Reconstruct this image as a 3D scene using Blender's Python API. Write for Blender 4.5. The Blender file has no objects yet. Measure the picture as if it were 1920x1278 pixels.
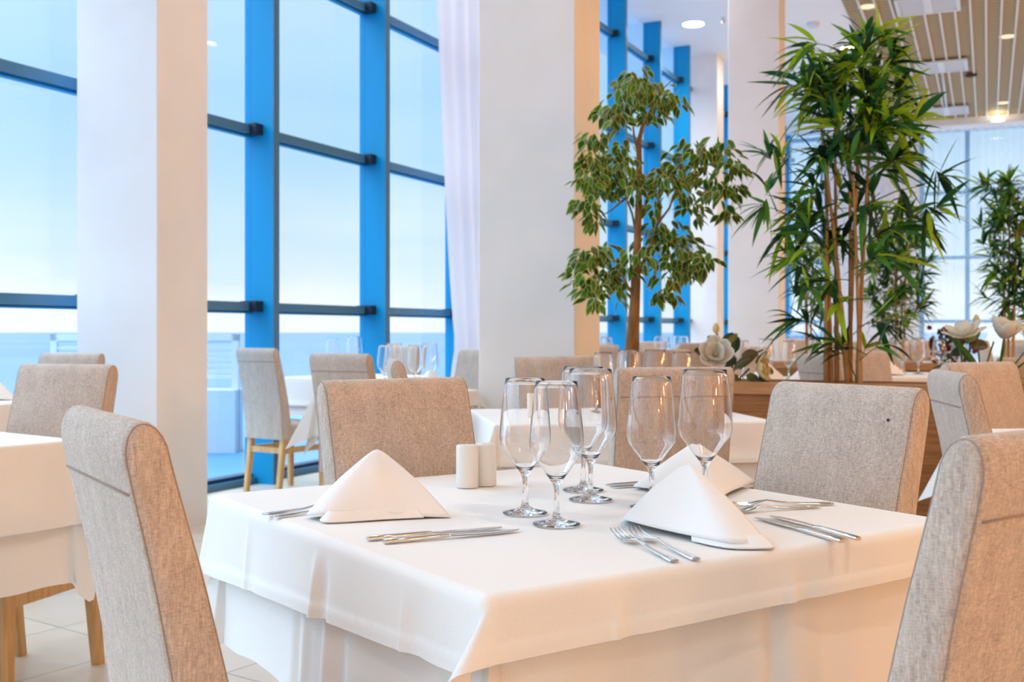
import bpy, bmesh, math, random
from mathutils import Vector, Matrix
PI = math.pi
rnd = random.Random(7)
SC = bpy.context.scene
COL = SC.collection
YAW = math.radians(23.54)

# ------------------------------------------------------------------ helpers
def lin(r, g, b):
    f = lambda c: (c/255/12.92) if c <= 10 else ((c/255+.055)/1.055)**2.4
    return (f(r), f(g), f(b), 1.0)

class MB:
    """collects verts / faces of one mesh"""
    def __init__(s): s.v = []; s.f = []; s.m = []
    def face(s, pts, mat=0):
        b = len(s.v); s.v.extend([tuple(p) for p in pts]); s.f.append(tuple(range(b, b+len(pts)))); s.m.append(mat)
    def grid(s, rows, close_u=False, close_v=False, mat=0, flip=False):
        b = len(s.v); nr = len(rows); nc = len(rows[0])
        for r in rows: s.v.extend([tuple(p) for p in r])
        for i in range(nr if close_v else nr-1):
            for j in range(nc if close_u else nc-1):
                i2 = (i+1) % nr; j2 = (j+1) % nc
                q = (b+i*nc+j, b+i*nc+j2, b+i2*nc+j2, b+i2*nc+j)
                s.f.append(q[::-1] if flip else q); s.m.append(mat)
        return b
    def cap(s, b, n, mat=0, flip=False):
        q = tuple(range(b, b+n)); s.f.append(q[::-1] if flip else q); s.m.append(mat)
    def box(s, x0, y0, z0, x1, y1, z1, mat=0, M=None):
        p = [Vector(c) for c in ((x0,y0,z0),(x1,y0,z0),(x1,y1,z0),(x0,y1,z0),(x0,y0,z1),(x1,y0,z1),(x1,y1,z1),(x0,y1,z1))]
        if M: p = [M @ q for q in p]
        b = len(s.v); s.v.extend([tuple(q) for q in p])
        for q in ((0,3,2,1),(4,5,6,7),(0,1,5,4),(1,2,6,5),(2,3,7,6),(3,0,4,7)):
            s.f.append(tuple(b+i for i in q)); s.m.append(mat)
    def tube(s, pts, rad, n=8, mat=0, caps=True):
        pts = [Vector(p) for p in pts]
        if not isinstance(rad, (list, tuple)): rad = [rad]*len(pts)
        rows = []; up = Vector((.13, .27, .95)).normalized(); 
        for i, p in enumerate(pts):
            t = (pts[min(i+1, len(pts)-1)] - pts[max(i-1, 0)]).normalized()
            a = up.cross(t)
            if a.length < 1e-3: a = Vector((1,0,0)).cross(t)
            a.normalize(); c = t.cross(a); up = c
            rows.append([p + (a*math.cos(k*2*PI/n) + c*math.sin(k*2*PI/n))*rad[i] for k in range(n)])
        b = s.grid(rows, close_u=True, mat=mat)
        if caps:
            s.cap(b, n, mat, True); s.cap(b+(len(rows)-1)*n, n, mat)
    def taper(s, p0, p1, w0, w1, mat=0, d0=None, d1=None):
        """square tapered bar from p0 to p1 (roughly vertical)"""
        d0 = d0 or w0; d1 = d1 or w1; r = []
        for p, w, d in ((p0, w0, d0), (p1, w1, d1)):
            c = min(w, d)*.14
            o = [(-w/2+c,-d/2),(w/2-c,-d/2),(w/2,-d/2+c),(w/2,d/2-c),(w/2-c,d/2),(-w/2+c,d/2),(-w/2,d/2-c),(-w/2,-d/2+c)]
            r.append([(p[0]+x, p[1]+y, p[2]) for x, y in o])
        b = s.grid(r, close_u=True, mat=mat); s.cap(b, 8, mat, True); s.cap(b+8, 8, mat)
    def lathe(s, prof, n=40, c=(0,0,0), mat=0, close=False):
        rows = [[(c[0]+r*math.cos(k*2*PI/n), c[1]+r*math.sin(k*2*PI/n), c[2]+z) for k in range(n)] for r, z in prof]
        b = s.grid(rows, close_u=True, mat=mat, close_v=close)
        return b, len(rows), n
    def build(s, name, mats, parent=None, smooth=True, weld=0, sharp=None):
        me = bpy.data.meshes.new(name); me.from_pydata(s.v, [], s.f)
        if not isinstance(mats, (list, tuple)): mats = [mats]
        for m in mats: me.materials.append(m)
        me.polygons.foreach_set('material_index', s.m)
        me.update()
        if weld:
            bm = bmesh.new(); bm.from_mesh(me); bmesh.ops.remove_doubles(bm, verts=bm.verts, dist=weld)
            bmesh.ops.recalc_face_normals(bm, faces=bm.faces); bm.to_mesh(me); bm.free()
        if smooth:
            me.polygons.foreach_set('use_smooth', [True]*len(me.polygons))
            if sharp: me.set_sharp_from_angle(angle=math.radians(sharp))
        o = bpy.data.objects.new(name, me); COL.objects.link(o)
        if parent: o.parent = parent
        return o

def tag(o, label=None, cat=None, group=None, kind=None):
    if label: o['label'] = label
    if cat: o['category'] = cat
    if group: o['group'] = group
    if kind: o['kind'] = kind
    return o
def empty(name, loc=(0,0,0), rz=0.0):
    o = bpy.data.objects.new(name, None); COL.objects.link(o)
    o.empty_display_size = .1; o.location = loc; o.rotation_euler = (0, 0, rz); return o
KIDS = {}
def kids(o): return [c for c in COL.objects if c.parent == o]
def copy_tree(o, parent=None):
    c = o.copy(); COL.objects.link(c)
    if parent: c.parent = parent
    for ch in kids(o): copy_tree(ch, c)
    return c
def place(proto, used, loc, rz, label, cat, group=None, scale=1.0):
    """first use moves the prototype itself, later uses copy it with its parts"""
    o = copy_tree(proto) if used[0] else proto
    used[0] = True
    o.location = loc; o.rotation_euler = (0, 0, rz); o.scale = (scale,)*3
    for k in ('label', 'category', 'group'):
        if k in o: del o[k]
    return tag(o, label, cat, group)

# ------------------------------------------------------------------ materials
def mat(name, col=(.8,.8,.8,1), rough=.5, metal=0.0, **kw):
    m = bpy.data.materials.new(name); m.use_nodes = True
    b = m.node_tree.nodes['Principled BSDF']
    b.inputs['Base Color'].default_value = col; b.inputs['Roughness'].default_value = rough; b.inputs['Metallic'].default_value = metal
    for k, v in kw.items(): b.inputs[k.replace('_', ' ')].default_value = v
    return m
def N(m, t, **kw):
    n = m.node_tree.nodes.new(t)
    for k, v in kw.items(): setattr(n, k, v)
    return n
def L(m, a, b): m.node_tree.links.new(a, b)
def bsdf(m): return m.node_tree.nodes['Principled BSDF']

def noise_mix(m, c1, c2, scale, stretch=(1,1,1), detail=3, lo=.35, hi=.65, bump=0.0, dist=.001, rough=.5):
    tc = N(m, 'ShaderNodeTexCoord'); mp = N(m, 'ShaderNodeMapping'); mp.inputs['Scale'].default_value = stretch
    L(m, tc.outputs['Object'], mp.inputs['Vector'])
    nz = N(m, 'ShaderNodeTexNoise'); nz.inputs['Scale'].default_value = scale; nz.inputs['Detail'].default_value = detail; nz.inputs['Roughness'].default_value = rough
    L(m, mp.outputs['Vector'], nz.inputs['Vector'])
    cr = N(m, 'ShaderNodeValToRGB'); cr.color_ramp.elements[0].position = lo; cr.color_ramp.elements[1].position = hi
    cr.color_ramp.elements[0].color = c1; cr.color_ramp.elements[1].color = c2
    L(m, nz.outputs['Fac'], cr.inputs['Fac']); L(m, cr.outputs['Color'], bsdf(m).inputs['Base Color'])
    if bump:
        bp = N(m, 'ShaderNodeBump'); bp.inputs['Strength'].default_value = bump; bp.inputs['Distance'].default_value = dist
        L(m, nz.outputs['Fac'], bp.inputs['Height']); L(m, bp.outputs['Normal'], bsdf(m).inputs['Normal'])
    return m

def fabric():
    m = mat('linen_weave', rough=.95); m.node_tree.nodes['Principled BSDF'].inputs['Sheen Weight'].default_value = .25
    tc = N(m, 'ShaderNodeTexCoord'); outs = []
    for st in ((900, 900, 110), (110, 110, 900), (260, 260, 34), (30, 30, 9)):
        mp = N(m, 'ShaderNodeMapping'); mp.inputs['Scale'].default_value = st; L(m, tc.outputs['Object'], mp.inputs['Vector'])
        nz = N(m, 'ShaderNodeTexNoise'); nz.inputs['Scale'].default_value = 1.0; nz.inputs['Detail'].default_value = 2
        L(m, mp.outputs['Vector'], nz.inputs['Vector']); outs.append(nz.outputs['Fac'])
    def op(o, a, b):
        n = N(m, 'ShaderNodeMath', operation=o)
        for i, x in enumerate((a, b)):
            if isinstance(x, (int, float)): n.inputs[i].default_value = x
            else: L(m, x, n.inputs[i])
        return n.outputs[0]
    w = op('ADD', op('MULTIPLY', outs[0], .33), op('MULTIPLY', outs[1], .33))
    w = op('ADD', w, op('MULTIPLY', outs[2], .22)); w = op('ADD', w, op('MULTIPLY', outs[3], .12))
    cr = N(m, 'ShaderNodeValToRGB'); e = cr.color_ramp.elements
    e[0].position = .36; e[0].color = lin(151, 134, 121); e[1].position = .62; e[1].color = lin(220, 204, 189)
    L(m, w, cr.inputs['Fac']); L(m, cr.outputs['Color'], bsdf(m).inputs['Base Color'])
    bp = N(m, 'ShaderNodeBump'); bp.inputs['Strength'].default_value = .5; bp.inputs['Distance'].default_value = .0012
    L(m, w, bp.inputs['Height']); L(m, bp.outputs['Normal'], bsdf(m).inputs['Normal'])
    return m

M = {}
M['fabric'] = fabric()
M['piping'] = mat('seam_thread', lin(158, 139, 127), .95)
M['oak'] = noise_mix(mat('light_oak', rough=.45), lin(203, 156, 98), lin(222, 180, 124), 9, (6, 6, .7), 5)
M['cloth'] = noise_mix(mat('white_table_linen', rough=.85), lin(240, 238, 235), lin(248, 246, 243), 900, (1, 1, 1), 2, bump=.12, dist=.0006)
M['napkin'] = noise_mix(mat('white_napkin_linen', rough=.85), lin(243, 241, 238), lin(250, 248, 246), 1100, (1, 1, 1), 2, bump=.15, dist=.0006)
M['steel'] = mat('polished_steel', (.78, .77, .75, 1), .13, 1.0)
M['ceramic'] = mat('white_glazed_ceramic', lin(238, 233, 224), .3)
M['glass'] = mat('clear_glass', (1, 1, 1, 1), .0, Transmission_Weight=1.0, IOR=1.52)
M['wall'] = noise_mix(mat('white_plaster', rough=.8), lin(242, 239, 235), lin(246, 243, 240), 3, (1,1,1), 3)
M['ceil'] = mat('white_ceiling_paint', lin(242, 242, 244), .85)
M['blue'] = mat('blue_lacquered_metal', lin(0, 146, 202), .5, Specular_IOR_Level=.3)
M['dblue'] = mat('dark_blue_gasket', lin(12, 52, 92), .5)
M['rail'] = mat('blue_grey_anodised_rail', lin(66, 122, 160), .3)
M['bracket'] = mat('dark_rail_bracket', lin(14, 36, 60), .5)
M['wood'] = noise_mix(mat('walnut_veneer', rough=.45), lin(140, 92, 48), lin(170, 118, 66), 5, (1.2, 1.2, 14), 5)
M['rim'] = noise_mix(mat('light_walnut_edge', rough=.4), lin(176, 126, 80), lin(196, 148, 100), 5, (1.2, 1.2, 14), 5)
M['panel'] = noise_mix(mat('warm_wood_panelling', rough=.5), lin(178, 122, 72), lin(200, 146, 92), 4, (6, 6, .5), 4)
M['slat'] = mat('tan_ceiling_slats', lin(178, 146, 106), .6)
M['strip'] = mat('white_ceiling_strip', lin(225, 222, 222), .5)
M['vent'] = mat('white_diffuser_metal', lin(214, 220, 230), .35)
M['bark'] = noise_mix(mat('ficus_bark', rough=.85), lin(120, 84, 48), lin(158, 118, 74), 14, (3, 3, .6), 4, bump=.5, dist=.006)
M['culm'] = noise_mix(mat('bamboo_culm', rough=.5), lin(158, 112, 62), lin(190, 146, 90), 6, (2, 2, .8), 3)
M['tleg'] = mat('taupe_painted_leg', lin(150, 140, 134), .5)
M['soil'] = mat('dark_soil', lin(60, 44, 34), .95)
M['pot'] = mat('grey_stone_pot', lin(120, 112, 104), .7)
M['stem'] = mat('green_stem', lin(74, 92, 44), .6)
M['white_paint'] = mat('white_painted_metal', lin(214, 222, 230), .5)
M['terrace'] = noise_mix(mat('pale_blue_terrace_paving', rough=.35), lin(66, 128, 172), lin(80, 140, 182), 1.2, (1,1,1), 3)
M['pwall'] = mat('white_parapet_render', lin(196, 212, 224), .7)

def leafmat(name, c, tr=.35):
    m = mat(name, c, .42)
    out = m.node_tree.nodes['Material Output']; t = N(m, 'ShaderNodeBsdfTranslucent'); t.inputs['Color'].default_value = c
    x = N(m, 'ShaderNodeMixShader'); x.inputs['Fac'].default_value = tr
    L(m, bsdf(m).outputs[0], x.inputs[1]); L(m, t.outputs[0], x.inputs[2]); L(m, x.outputs[0], out.inputs['Surface'])
    return m
LEAF_F = [leafmat('ficus_leaf_green', lin(44, 98, 26)), leafmat('ficus_leaf_cream_edge', lin(206, 206, 112)), leafmat('ficus_leaf_mid_green', lin(84, 134, 36)), leafmat('ficus_leaf_olive', lin(92, 96, 34))]
LEAF_B = [leafmat('bamboo_leaf_deep_green', lin(36, 98, 50)), leafmat('bamboo_leaf_green', lin(78, 138, 48)), leafmat('bamboo_leaf_lime', lin(170, 204, 44)), leafmat('bamboo_leaf_dark', lin(24, 58, 36))]
LEAF_M = [leafmat('magnolia_leaf_dark', lin(40, 66, 44), .15), leafmat('magnolia_leaf_olive', lin(122, 128, 60), .15), leafmat('magnolia_leaf_bronze', lin(96, 76, 44), .1)]
PETAL = leafmat('cream_petal', lin(240, 234, 220), .3)
PETALY = leafmat('yellow_cream_petal', lin(236, 216, 160), .3)
REDL = leafmat('crimson_leaf', lin(104, 16, 34), .15)
GREENB = leafmat('bright_strap_leaf', lin(50, 112, 30), .25)

def pane_mat():
    m = bpy.data.materials.new('window_pane_glass'); m.use_nodes = True; nt = m.node_tree; nt.nodes.remove(bsdf(m))
    t = N(m, 'ShaderNodeBsdfTransparent'); t.inputs['Color'].default_value = (.955, .985, .995, 1)
    g = N(m, 'ShaderNodeBsdfGlossy'); g.inputs['Roughness'].default_value = .0; g.inputs['Color'].default_value = (1, 1, 1, 1)
    lw = N(m, 'ShaderNodeLayerWeight'); pw = N(m, 'ShaderNodeMath', operation='POWER'); pw.inputs[1].default_value = 5.0; L(m, lw.outputs['Facing'], pw.inputs[0])
    fr = N(m, 'ShaderNodeMath', operation='MULTIPLY_ADD'); fr.inputs[1].default_value = .5; fr.inputs[2].default_value = .025; L(m, pw.outputs[0], fr.inputs[0])
    x = N(m, 'ShaderNodeMixShader'); L(m, fr.outputs[0], x.inputs[0]); L(m, t.outputs[0], x.inputs[1]); L(m, g.outputs[0], x.inputs[2])
    L(m, x.outputs[0], nt.nodes['Material Output'].inputs['Surface']); return m
M['pane'] = pane_mat()
def sheer(name, c, transp, transl):
    m = mat(name, c, .9); nt = m.node_tree
    t = N(m, 'ShaderNodeBsdfTransparent'); tl = N(m, 'ShaderNodeBsdfTranslucent'); tl.inputs['Color'].default_value = c
    a = N(m, 'ShaderNodeMixShader'); a.inputs[0].default_value = transl; b = N(m, 'ShaderNodeMixShader'); b.inputs[0].default_value = transp
    L(m, bsdf(m).outputs[0], a.inputs[1]); L(m, tl.outputs[0], a.inputs[2]); L(m, a.outputs[0], b.inputs[1]); L(m, t.outputs[0], b.inputs[2])
    L(m, b.outputs[0], nt.nodes['Material Output'].inputs['Surface']); return m
M['sheer'] = sheer('white_voile', lin(246, 246, 252), .66, .6)
M['drape'] = sheer('white_drape', lin(240, 236, 240), .06, .45)
def lampm(name, c, s):
    m = mat(name, (0,0,0,1), .5); b = bsdf(m); b.inputs['Emission Color'].default_value = c; b.inputs['Emission Strength'].default_value = s; return m
M['lamp'] = lampm('warm_lamp_lens', (1, .86, .62, 1), 12)
M['lamp_o'] = lampm('amber_lamp_lens', (1, .62, .32, 1), 1.6)

def tile_floor():
    m = mat('beige_stone_tiles', rough=.28)
    tc = N(m, 'ShaderNodeTexCoord'); mp = N(m, 'ShaderNodeMapping'); mp.inputs['Rotation'].default_value = (0, 0, math.radians(12)); L(m, tc.outputs['Object'], mp.inputs['Vector'])
    br = N(m, 'ShaderNodeTexBrick'); br.offset = 0; br.inputs['Scale'].default_value = 1.0; br.inputs['Brick Width'].default_value = .45; br.inputs['Row Height'].default_value = .45
    br.inputs['Mortar Size'].default_value = .004; br.inputs['Color1'].default_value = lin(226, 214, 198); br.inputs['Color2'].default_value = lin(216, 203, 186); br.inputs['Mortar'].default_value = lin(176, 164, 150)
    L(m, mp.outputs['Vector'], br.inputs['Vector'])
    nz = N(m, 'ShaderNodeTexNoise'); nz.inputs['Scale'].default_value = 5; nz.inputs['Detail'].default_value = 5; L(m, tc.outputs['Object'], nz.inputs['Vector'])
    mx = N(m, 'ShaderNodeMix', data_type='RGBA', blend_type='SOFT_LIGHT'); mx.inputs[0].default_value = .35
    L(m, br.outputs['Color'], mx.inputs[6]); L(m, nz.outputs['Fac'], mx.inputs[7]); L(m, mx.outputs[2], bsdf(m).inputs['Base Color'])
    return m
M['tile'] = tile_floor()
def slat_mat():
    m = M['slat']; tc = N(m, 'ShaderNodeTexCoord'); sx = N(m, 'ShaderNodeSeparateXYZ'); L(m, tc.outputs['Object'], sx.inputs[0])
    w = N(m, 'ShaderNodeMath', operation='MULTIPLY'); w.inputs[1].default_value = 7.6; L(m, sx.outputs['Y'], w.inputs[0])
    f = N(m, 'ShaderNodeMath', operation='FRACT'); L(m, w.outputs[0], f.inputs[0])
    cr = N(m, 'ShaderNodeValToRGB'); cr.color_ramp.interpolation = 'CONSTANT'; e = cr.color_ramp.elements
    e[0].position = 0; e[0].color = lin(84, 64, 38); e[1].position = .26; e[1].color = lin(176, 150, 104)
    L(m, f.outputs[0], cr.inputs[0]); L(m, cr.outputs[0], bsdf(m).inputs['Base Color'])
slat_mat()

# ------------------------------------------------------------------ world
def make_world():
    w = bpy.data.worlds.new('overcast_sky'); SC.world = w; w.use_nodes = True; nt = w.node_tree
    bg = nt.nodes['Background']; tc = nt.nodes.new('ShaderNodeTexCoord'); sx = nt.nodes.new('ShaderNodeSeparateXYZ')
    nt.links.new(tc.outputs['Generated'], sx.inputs[0])
    mp = nt.nodes.new('ShaderNodeMapping'); mp.inputs['Scale'].default_value = (2.2, 2.2, 9); nt.links.new(tc.outputs['Generated'], mp.inputs[0])
    nz = nt.nodes.new('ShaderNodeTexNoise'); nz.inputs['Scale'].default_value = 1.6; nz.inputs['Detail'].default_value = 4; nt.links.new(mp.outputs[0], nz.inputs[0])
    ad = nt.nodes.new('ShaderNodeMath'); ad.operation = 'MULTIPLY_ADD'; ad.inputs[1].default_value = .15; nt.links.new(nz.outputs['Fac'], ad.inputs[0])
    sb = nt.nodes.new('ShaderNodeMath'); sb.operation = 'SUBTRACT'; sb.inputs[1].default_value = .075; nt.links.new(sx.outputs['Z'], sb.inputs[0]); nt.links.new(sb.outputs[0], ad.inputs[2])
    cr = nt.nodes.new('ShaderNodeValToRGB'); r = cr.color_ramp; e = r.elements
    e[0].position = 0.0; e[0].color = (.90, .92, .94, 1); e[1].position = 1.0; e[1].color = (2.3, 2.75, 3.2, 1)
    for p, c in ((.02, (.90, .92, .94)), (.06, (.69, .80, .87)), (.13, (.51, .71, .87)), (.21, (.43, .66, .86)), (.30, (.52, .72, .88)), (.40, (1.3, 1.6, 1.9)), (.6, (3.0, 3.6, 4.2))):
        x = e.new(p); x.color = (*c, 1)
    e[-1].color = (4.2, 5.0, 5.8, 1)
    nt.links.new(ad.outputs[0], cr.inputs[0])
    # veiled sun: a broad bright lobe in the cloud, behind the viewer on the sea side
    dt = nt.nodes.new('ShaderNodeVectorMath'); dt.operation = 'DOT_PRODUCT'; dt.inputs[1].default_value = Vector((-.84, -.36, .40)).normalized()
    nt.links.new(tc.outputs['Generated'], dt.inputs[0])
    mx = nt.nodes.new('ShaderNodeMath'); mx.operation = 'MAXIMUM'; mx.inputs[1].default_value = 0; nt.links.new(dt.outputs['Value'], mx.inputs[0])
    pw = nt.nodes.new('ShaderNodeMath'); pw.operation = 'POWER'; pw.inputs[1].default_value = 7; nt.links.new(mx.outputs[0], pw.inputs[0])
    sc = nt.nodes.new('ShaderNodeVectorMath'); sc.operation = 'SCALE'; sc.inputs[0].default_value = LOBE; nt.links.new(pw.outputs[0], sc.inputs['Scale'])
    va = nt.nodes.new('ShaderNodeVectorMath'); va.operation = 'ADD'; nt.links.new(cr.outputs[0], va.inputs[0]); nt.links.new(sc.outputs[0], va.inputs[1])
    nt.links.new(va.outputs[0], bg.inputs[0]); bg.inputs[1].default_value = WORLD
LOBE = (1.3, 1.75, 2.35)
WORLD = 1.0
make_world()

# ------------------------------------------------------------------ camera
cam = bpy.data.cameras.new('camera'); co = bpy.data.objects.new('camera', cam); COL.objects.link(co)
co.location = (0, 0, 1.06); co.rotation_euler = (PI/2, 0, YAW)
cam.sensor_width = 36; cam.lens = 2050/1920*36; cam.shift_y = -17/1920
cam.dof.use_dof = True; cam.dof.focus_distance = 1.85; cam.dof.aperture_fstop = 7.5
cam.clip_end = 60000; cam.clip_start = .05
SC.camera = co
vs = SC.view_settings; vs.view_transform = 'Standard'; vs.look = 'None'; vs.gamma = 1; vs.use_curve_mapping = False
vs.exposure = 0.29

# ------------------------------------------------------------------ the setting
HC = 5.46
def struct(name, mb, m, parent=None, **kw):
    o = mb.build(name, m, parent, smooth=kw.pop('smooth', False), **kw)
    if not parent: o['kind'] = 'structure'
    return o
def boxes(name, m, *bs, parent=None):
    b = MB()
    for q in bs: b.box(*q)
    return struct(name, b, m, parent)
def fx(y): return -4.80 + .033*(y-6)          # plane of the glazed facade
Y0, Y1, XR = -5.0, 24.9, 6.5
boxes('floor', M['tile'], (-4.98, Y0, -.2, XR, Y1+.4, 0))
XS = -1.78
boxes('ceiling', M['ceil'], (-5.6, Y0, HC, XS, Y1+.4, HC+.2))
slab = boxes('ceiling_slatted', M['slat'], (XS, Y0, HC-.02, XR, Y1+.4, HC+.2))
b = MB(); x = XS+.2
while x < XR:
    b.box(x-.014, Y0, HC-.05, x+.014, Y1, HC-.0195); x += .194
b.build('ceiling_strip', M['strip'], slab, smooth=False)
boxes('wall_right', M['panel'], (XR, Y0, 0, XR+.2, Y1, HC))
boxes('wall_back', M['wall'], (-5.6, Y0-.2, 0, XR, Y0, .5), (-5.6, Y0-.2, 4.9, XR, Y0, HC), (-5.6, Y0-.2, .5, -4.9, Y0, 4.9), (-.1, Y0-.2, .5, XR, Y0, 4.9))
b = MB()
for i in range(4): b.box(-4.9+1.57*i, Y0-.15, .5, -4.82+1.57*i, Y0-.02, 4.9)
for z in (.5, 1.9, 3.3, 4.82): b.box(-4.9, Y0-.12, z, -.1, Y0-.05, z+.07)
wb = struct('window_42', b, M['blue'])  # unseen window added behind the camera, sized to light faces turned that way
b = MB(); b.box(-4.9, Y0-.09, .5, -.1, Y0-.08, 4.9); b.build('window_pane', M['pane'], wb, smooth=False)
# far end wall: solid piece between two glazed runs
boxes('wall_end', M['wall'], (-3.35, Y1, 0, -1.35, Y1+.2, HC), (-4.6, Y1, 0, -4.15, Y1+.2, HC), (-1.35, Y1, 0, XR, Y1+.2, .35))
ew = MB()
for xx in (-4.15, -3.41, -1.35, -.45, .95, 2.35, 3.75, 5.15, 6.42): ew.box(xx, Y1+.02, 0, xx+.09, Y1+.2, HC)
for z in (1.25, 2.6, 3.98, 5.3):
    ew.box(-1.35, Y1+.05, z, XR, Y1+.15, z+.07); ew.box(-4.15, Y1+.05, z, -3.35, Y1+.15, z+.07)
ew.box(-4.15, Y1+.03, .35, -3.35, Y1+.13, .98)
wf = struct('window_41', ew, M['blue'])
b = MB(); b.box(-1.35, Y1+.09, .35, XR, Y1+.10, HC); b.box(-4.15, Y1+.09, .3, -3.35, Y1+.10, HC)
b.build('window_pane', M['pane'], wf, smooth=False)
boxes('trim_1', M['ceil'], (-1.35, Y1-.75, HC-.17, XR, Y1, HC-.0195))      # pelmet over the end curtain

# glazed facade: one object per bay
k = 0
PITCH = 1.455
yb = 6.3 - PITCH*8
while yb < 24.5:
    xc = fx(yb+PITCH/2); x0 = fx(yb); k += 1
    if k <= 13 or True:
        f = MB()
        # mullion fin
        ang = math.atan(.033); Mx = Matrix.Translation((x0, yb, 0)) @ Matrix.Rotation(-ang, 4, 'Z')
        f.box(-.01, .006, 0, .04, .064, HC, 0, Mx); f.box(.046, 0, 0, .238, .062, HC, 0, Mx); f.box(.238, .0, 0, .248, .062, HC, 2, Mx); f.box(.038, .012, 0, .048, .05, HC, 1, Mx)
        for z in (1.205, 2.435, 3.67, 4.90):
            f.box(-.03, .062, z+.018, .03, PITCH, z+.042, 0, Mx)
            f.box(.02, .062, z, .100, PITCH, z+.062, 2, Mx); f.box(.02, .062, z-.016, .06, PITCH, z-.006, 0, Mx); f.box(.02, .062, z-.006, .05, PITCH, z, 1, Mx)
            f.box(.02, PITCH-.08, z-.006, .155, PITCH+.012, z+.07, 3, Mx)
        f.box(-.03, .062, 0.0, .06, PITCH, .07, 1, Mx); f.box(.06, .062, 0, .10, PITCH, .045, 2, Mx)
        w = struct('window_%d' % k, f, [M['blue'], M['dblue'], M['rail'], M['bracket']])
        p = MB(); p.box(-.012, .05, .02, -.004, PITCH, HC, 0, Mx); p.build('window_pane', M['pane'], w, smooth=False)
    yb += PITCH
def pillar(x1, y0, d, w, label):
    o = MB(); c = .006; x0 = x1-d; y1 = y0+w
    r = [[(x0+c,y0,z),(x1-c,y0,z),(x1,y0+c,z),(x1,y1-c,z),(x1-c,y1,z),(x0+c,y1,z),(x0,y1-c,z),(x0,y0+c,z)] for z in (0, HC)]
    o.grid(r, close_u=True)
    o = o.build('pillar', M['wall'], smooth=False); o['kind'] = 'structure'; o['label'] = label; o['category'] = 'pillar'
pillar(-3.987, 4.505, .56, .405, 'white square pillar close to the blue window frames')
pillar(-1.988, 5.391, .56, .404, 'white square pillar standing behind the ficus tree')
pillar(-2.087, 12.08, .56, .375, 'white square pillar between the ficus and the tall bamboo')
pillar(-3.929, 17.15, .56, .456, 'distant white pillar at the end of the blue windows')

# outside
b = MB(); b.face([(-40000, -30000, -26), (-9.9, -30000, -26), (-9.9, 40000, -26), (-40000, 40000, -26)]); 
M['sea'] = noise_mix(mat('sea_water', rough=.35, Specular_IOR_Level=.25), lin(56, 84, 116), lin(70, 100, 134), .002, (1, .4, 1), 3)
s = struct('sea', b, M['sea'])
boxes('terrace_ground', M['terrace'], (-10, -12, -.3, -4.98, 40, -.02))
boxes('terrace_parapet', M['pwall'], (-9.9, -12, -.02, -9.7, 40, .12))
def fence(n):
    e = empty('louvred_screen', (-7.777, 7.41, -.02), math.radians(23.5)); tag(e, 'white louvred screen on the terrace outside the glass', 'screen')
    for x in (0, .82, 1.64):
        p = MB(); p.box(x, -.03, 0, x+.06, .03, 1.06); p.build('post', M['white_paint'], e, smooth=False)
    s = MB(); z = .66
    while z < 1.0: s.box(0, -.02, z, 1.70, .02, z+.03); z += .052
    s.box(0, -.03, 1.0, 1.70, .03, 1.06); s.build('louvre_panel', M['white_paint'], e, smooth=False)
    l = MB(); l.box(0, -.15, 0, 1.70, .15, .56); l.build('base_wall', M['pwall'], e, smooth=False)
fence(0)

# ------------------------------------------------------------------ chair
def bp_y(z):   # centre line of the back: leans rearwards going up (front is +Y)
    pts = ((.36, .098), (.48, .090), (.62, .071), (.76, .042), (.88, .012), (.96, -.006))
    for (a, ya), (c, yc) in zip(pts, pts[1:]):
        if z <= c:
            t = (z-a)/(c-a); return ya+(yc-ya)*t
    return pts[-1][1]
def rounded_slab(prof, w, r, steps=4):
    """extrude closed (y,z) profile across x with rounded side edges"""
    n = len(prof); nrm = []
    for i in range(n):
        a = Vector(prof[i-1]); c = Vector(prof[(i+1) % n]); t = (c-a).normalized(); nrm.append(Vector((t.y, -t.x)))
    area = sum(prof[i][0]*prof[(i+1) % n][1]-prof[(i+1) % n][0]*prof[i][1] for i in range(n))
    sg = -1 if area > 0 else 1
    rows = []
    xs = [(-w/2 + r*(1-math.cos(PI/2*k/steps)), r*(1-math.sin(PI/2*k/steps))) for k in range(steps+1)]
    xs = xs + [(0, 0)] + [(-a, c) for a, c in xs[::-1]]
    for x, ins in xs:
        rows.append([(x, p[0]+sg*nn.x*ins, p[1]+sg*nn.y*ins) for p, nn in zip(prof, nrm)])
    m = MB(); b = m.grid(rows, close_u=True); m.cap(b, n); m.cap(b+(len(rows)-1)*n, n, 0, True)
    return m
CW = .365; LX = CW/2-.030
def back_profile():
    rear = []; front = []
    zs = [.36+.55*i/16 for i in range(17)]
    for z in zs:
        th = .092 - .034*((z-.36)/.55)**.8
        y = bp_y(z); rear.append((y-th/2, z)); front.append((y+th/2, z))
    z0 = zs[-1]; y0 = bp_y(z0); h = .029; arc = []
    for i in range(1, 10):
        a = PI*i/10; arc.append((y0-.006*math.sin(a)-h*math.cos(a), z0+.045*math.sin(a)))
    return rear + arc + front[::-1], rear, front, arc
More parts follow.
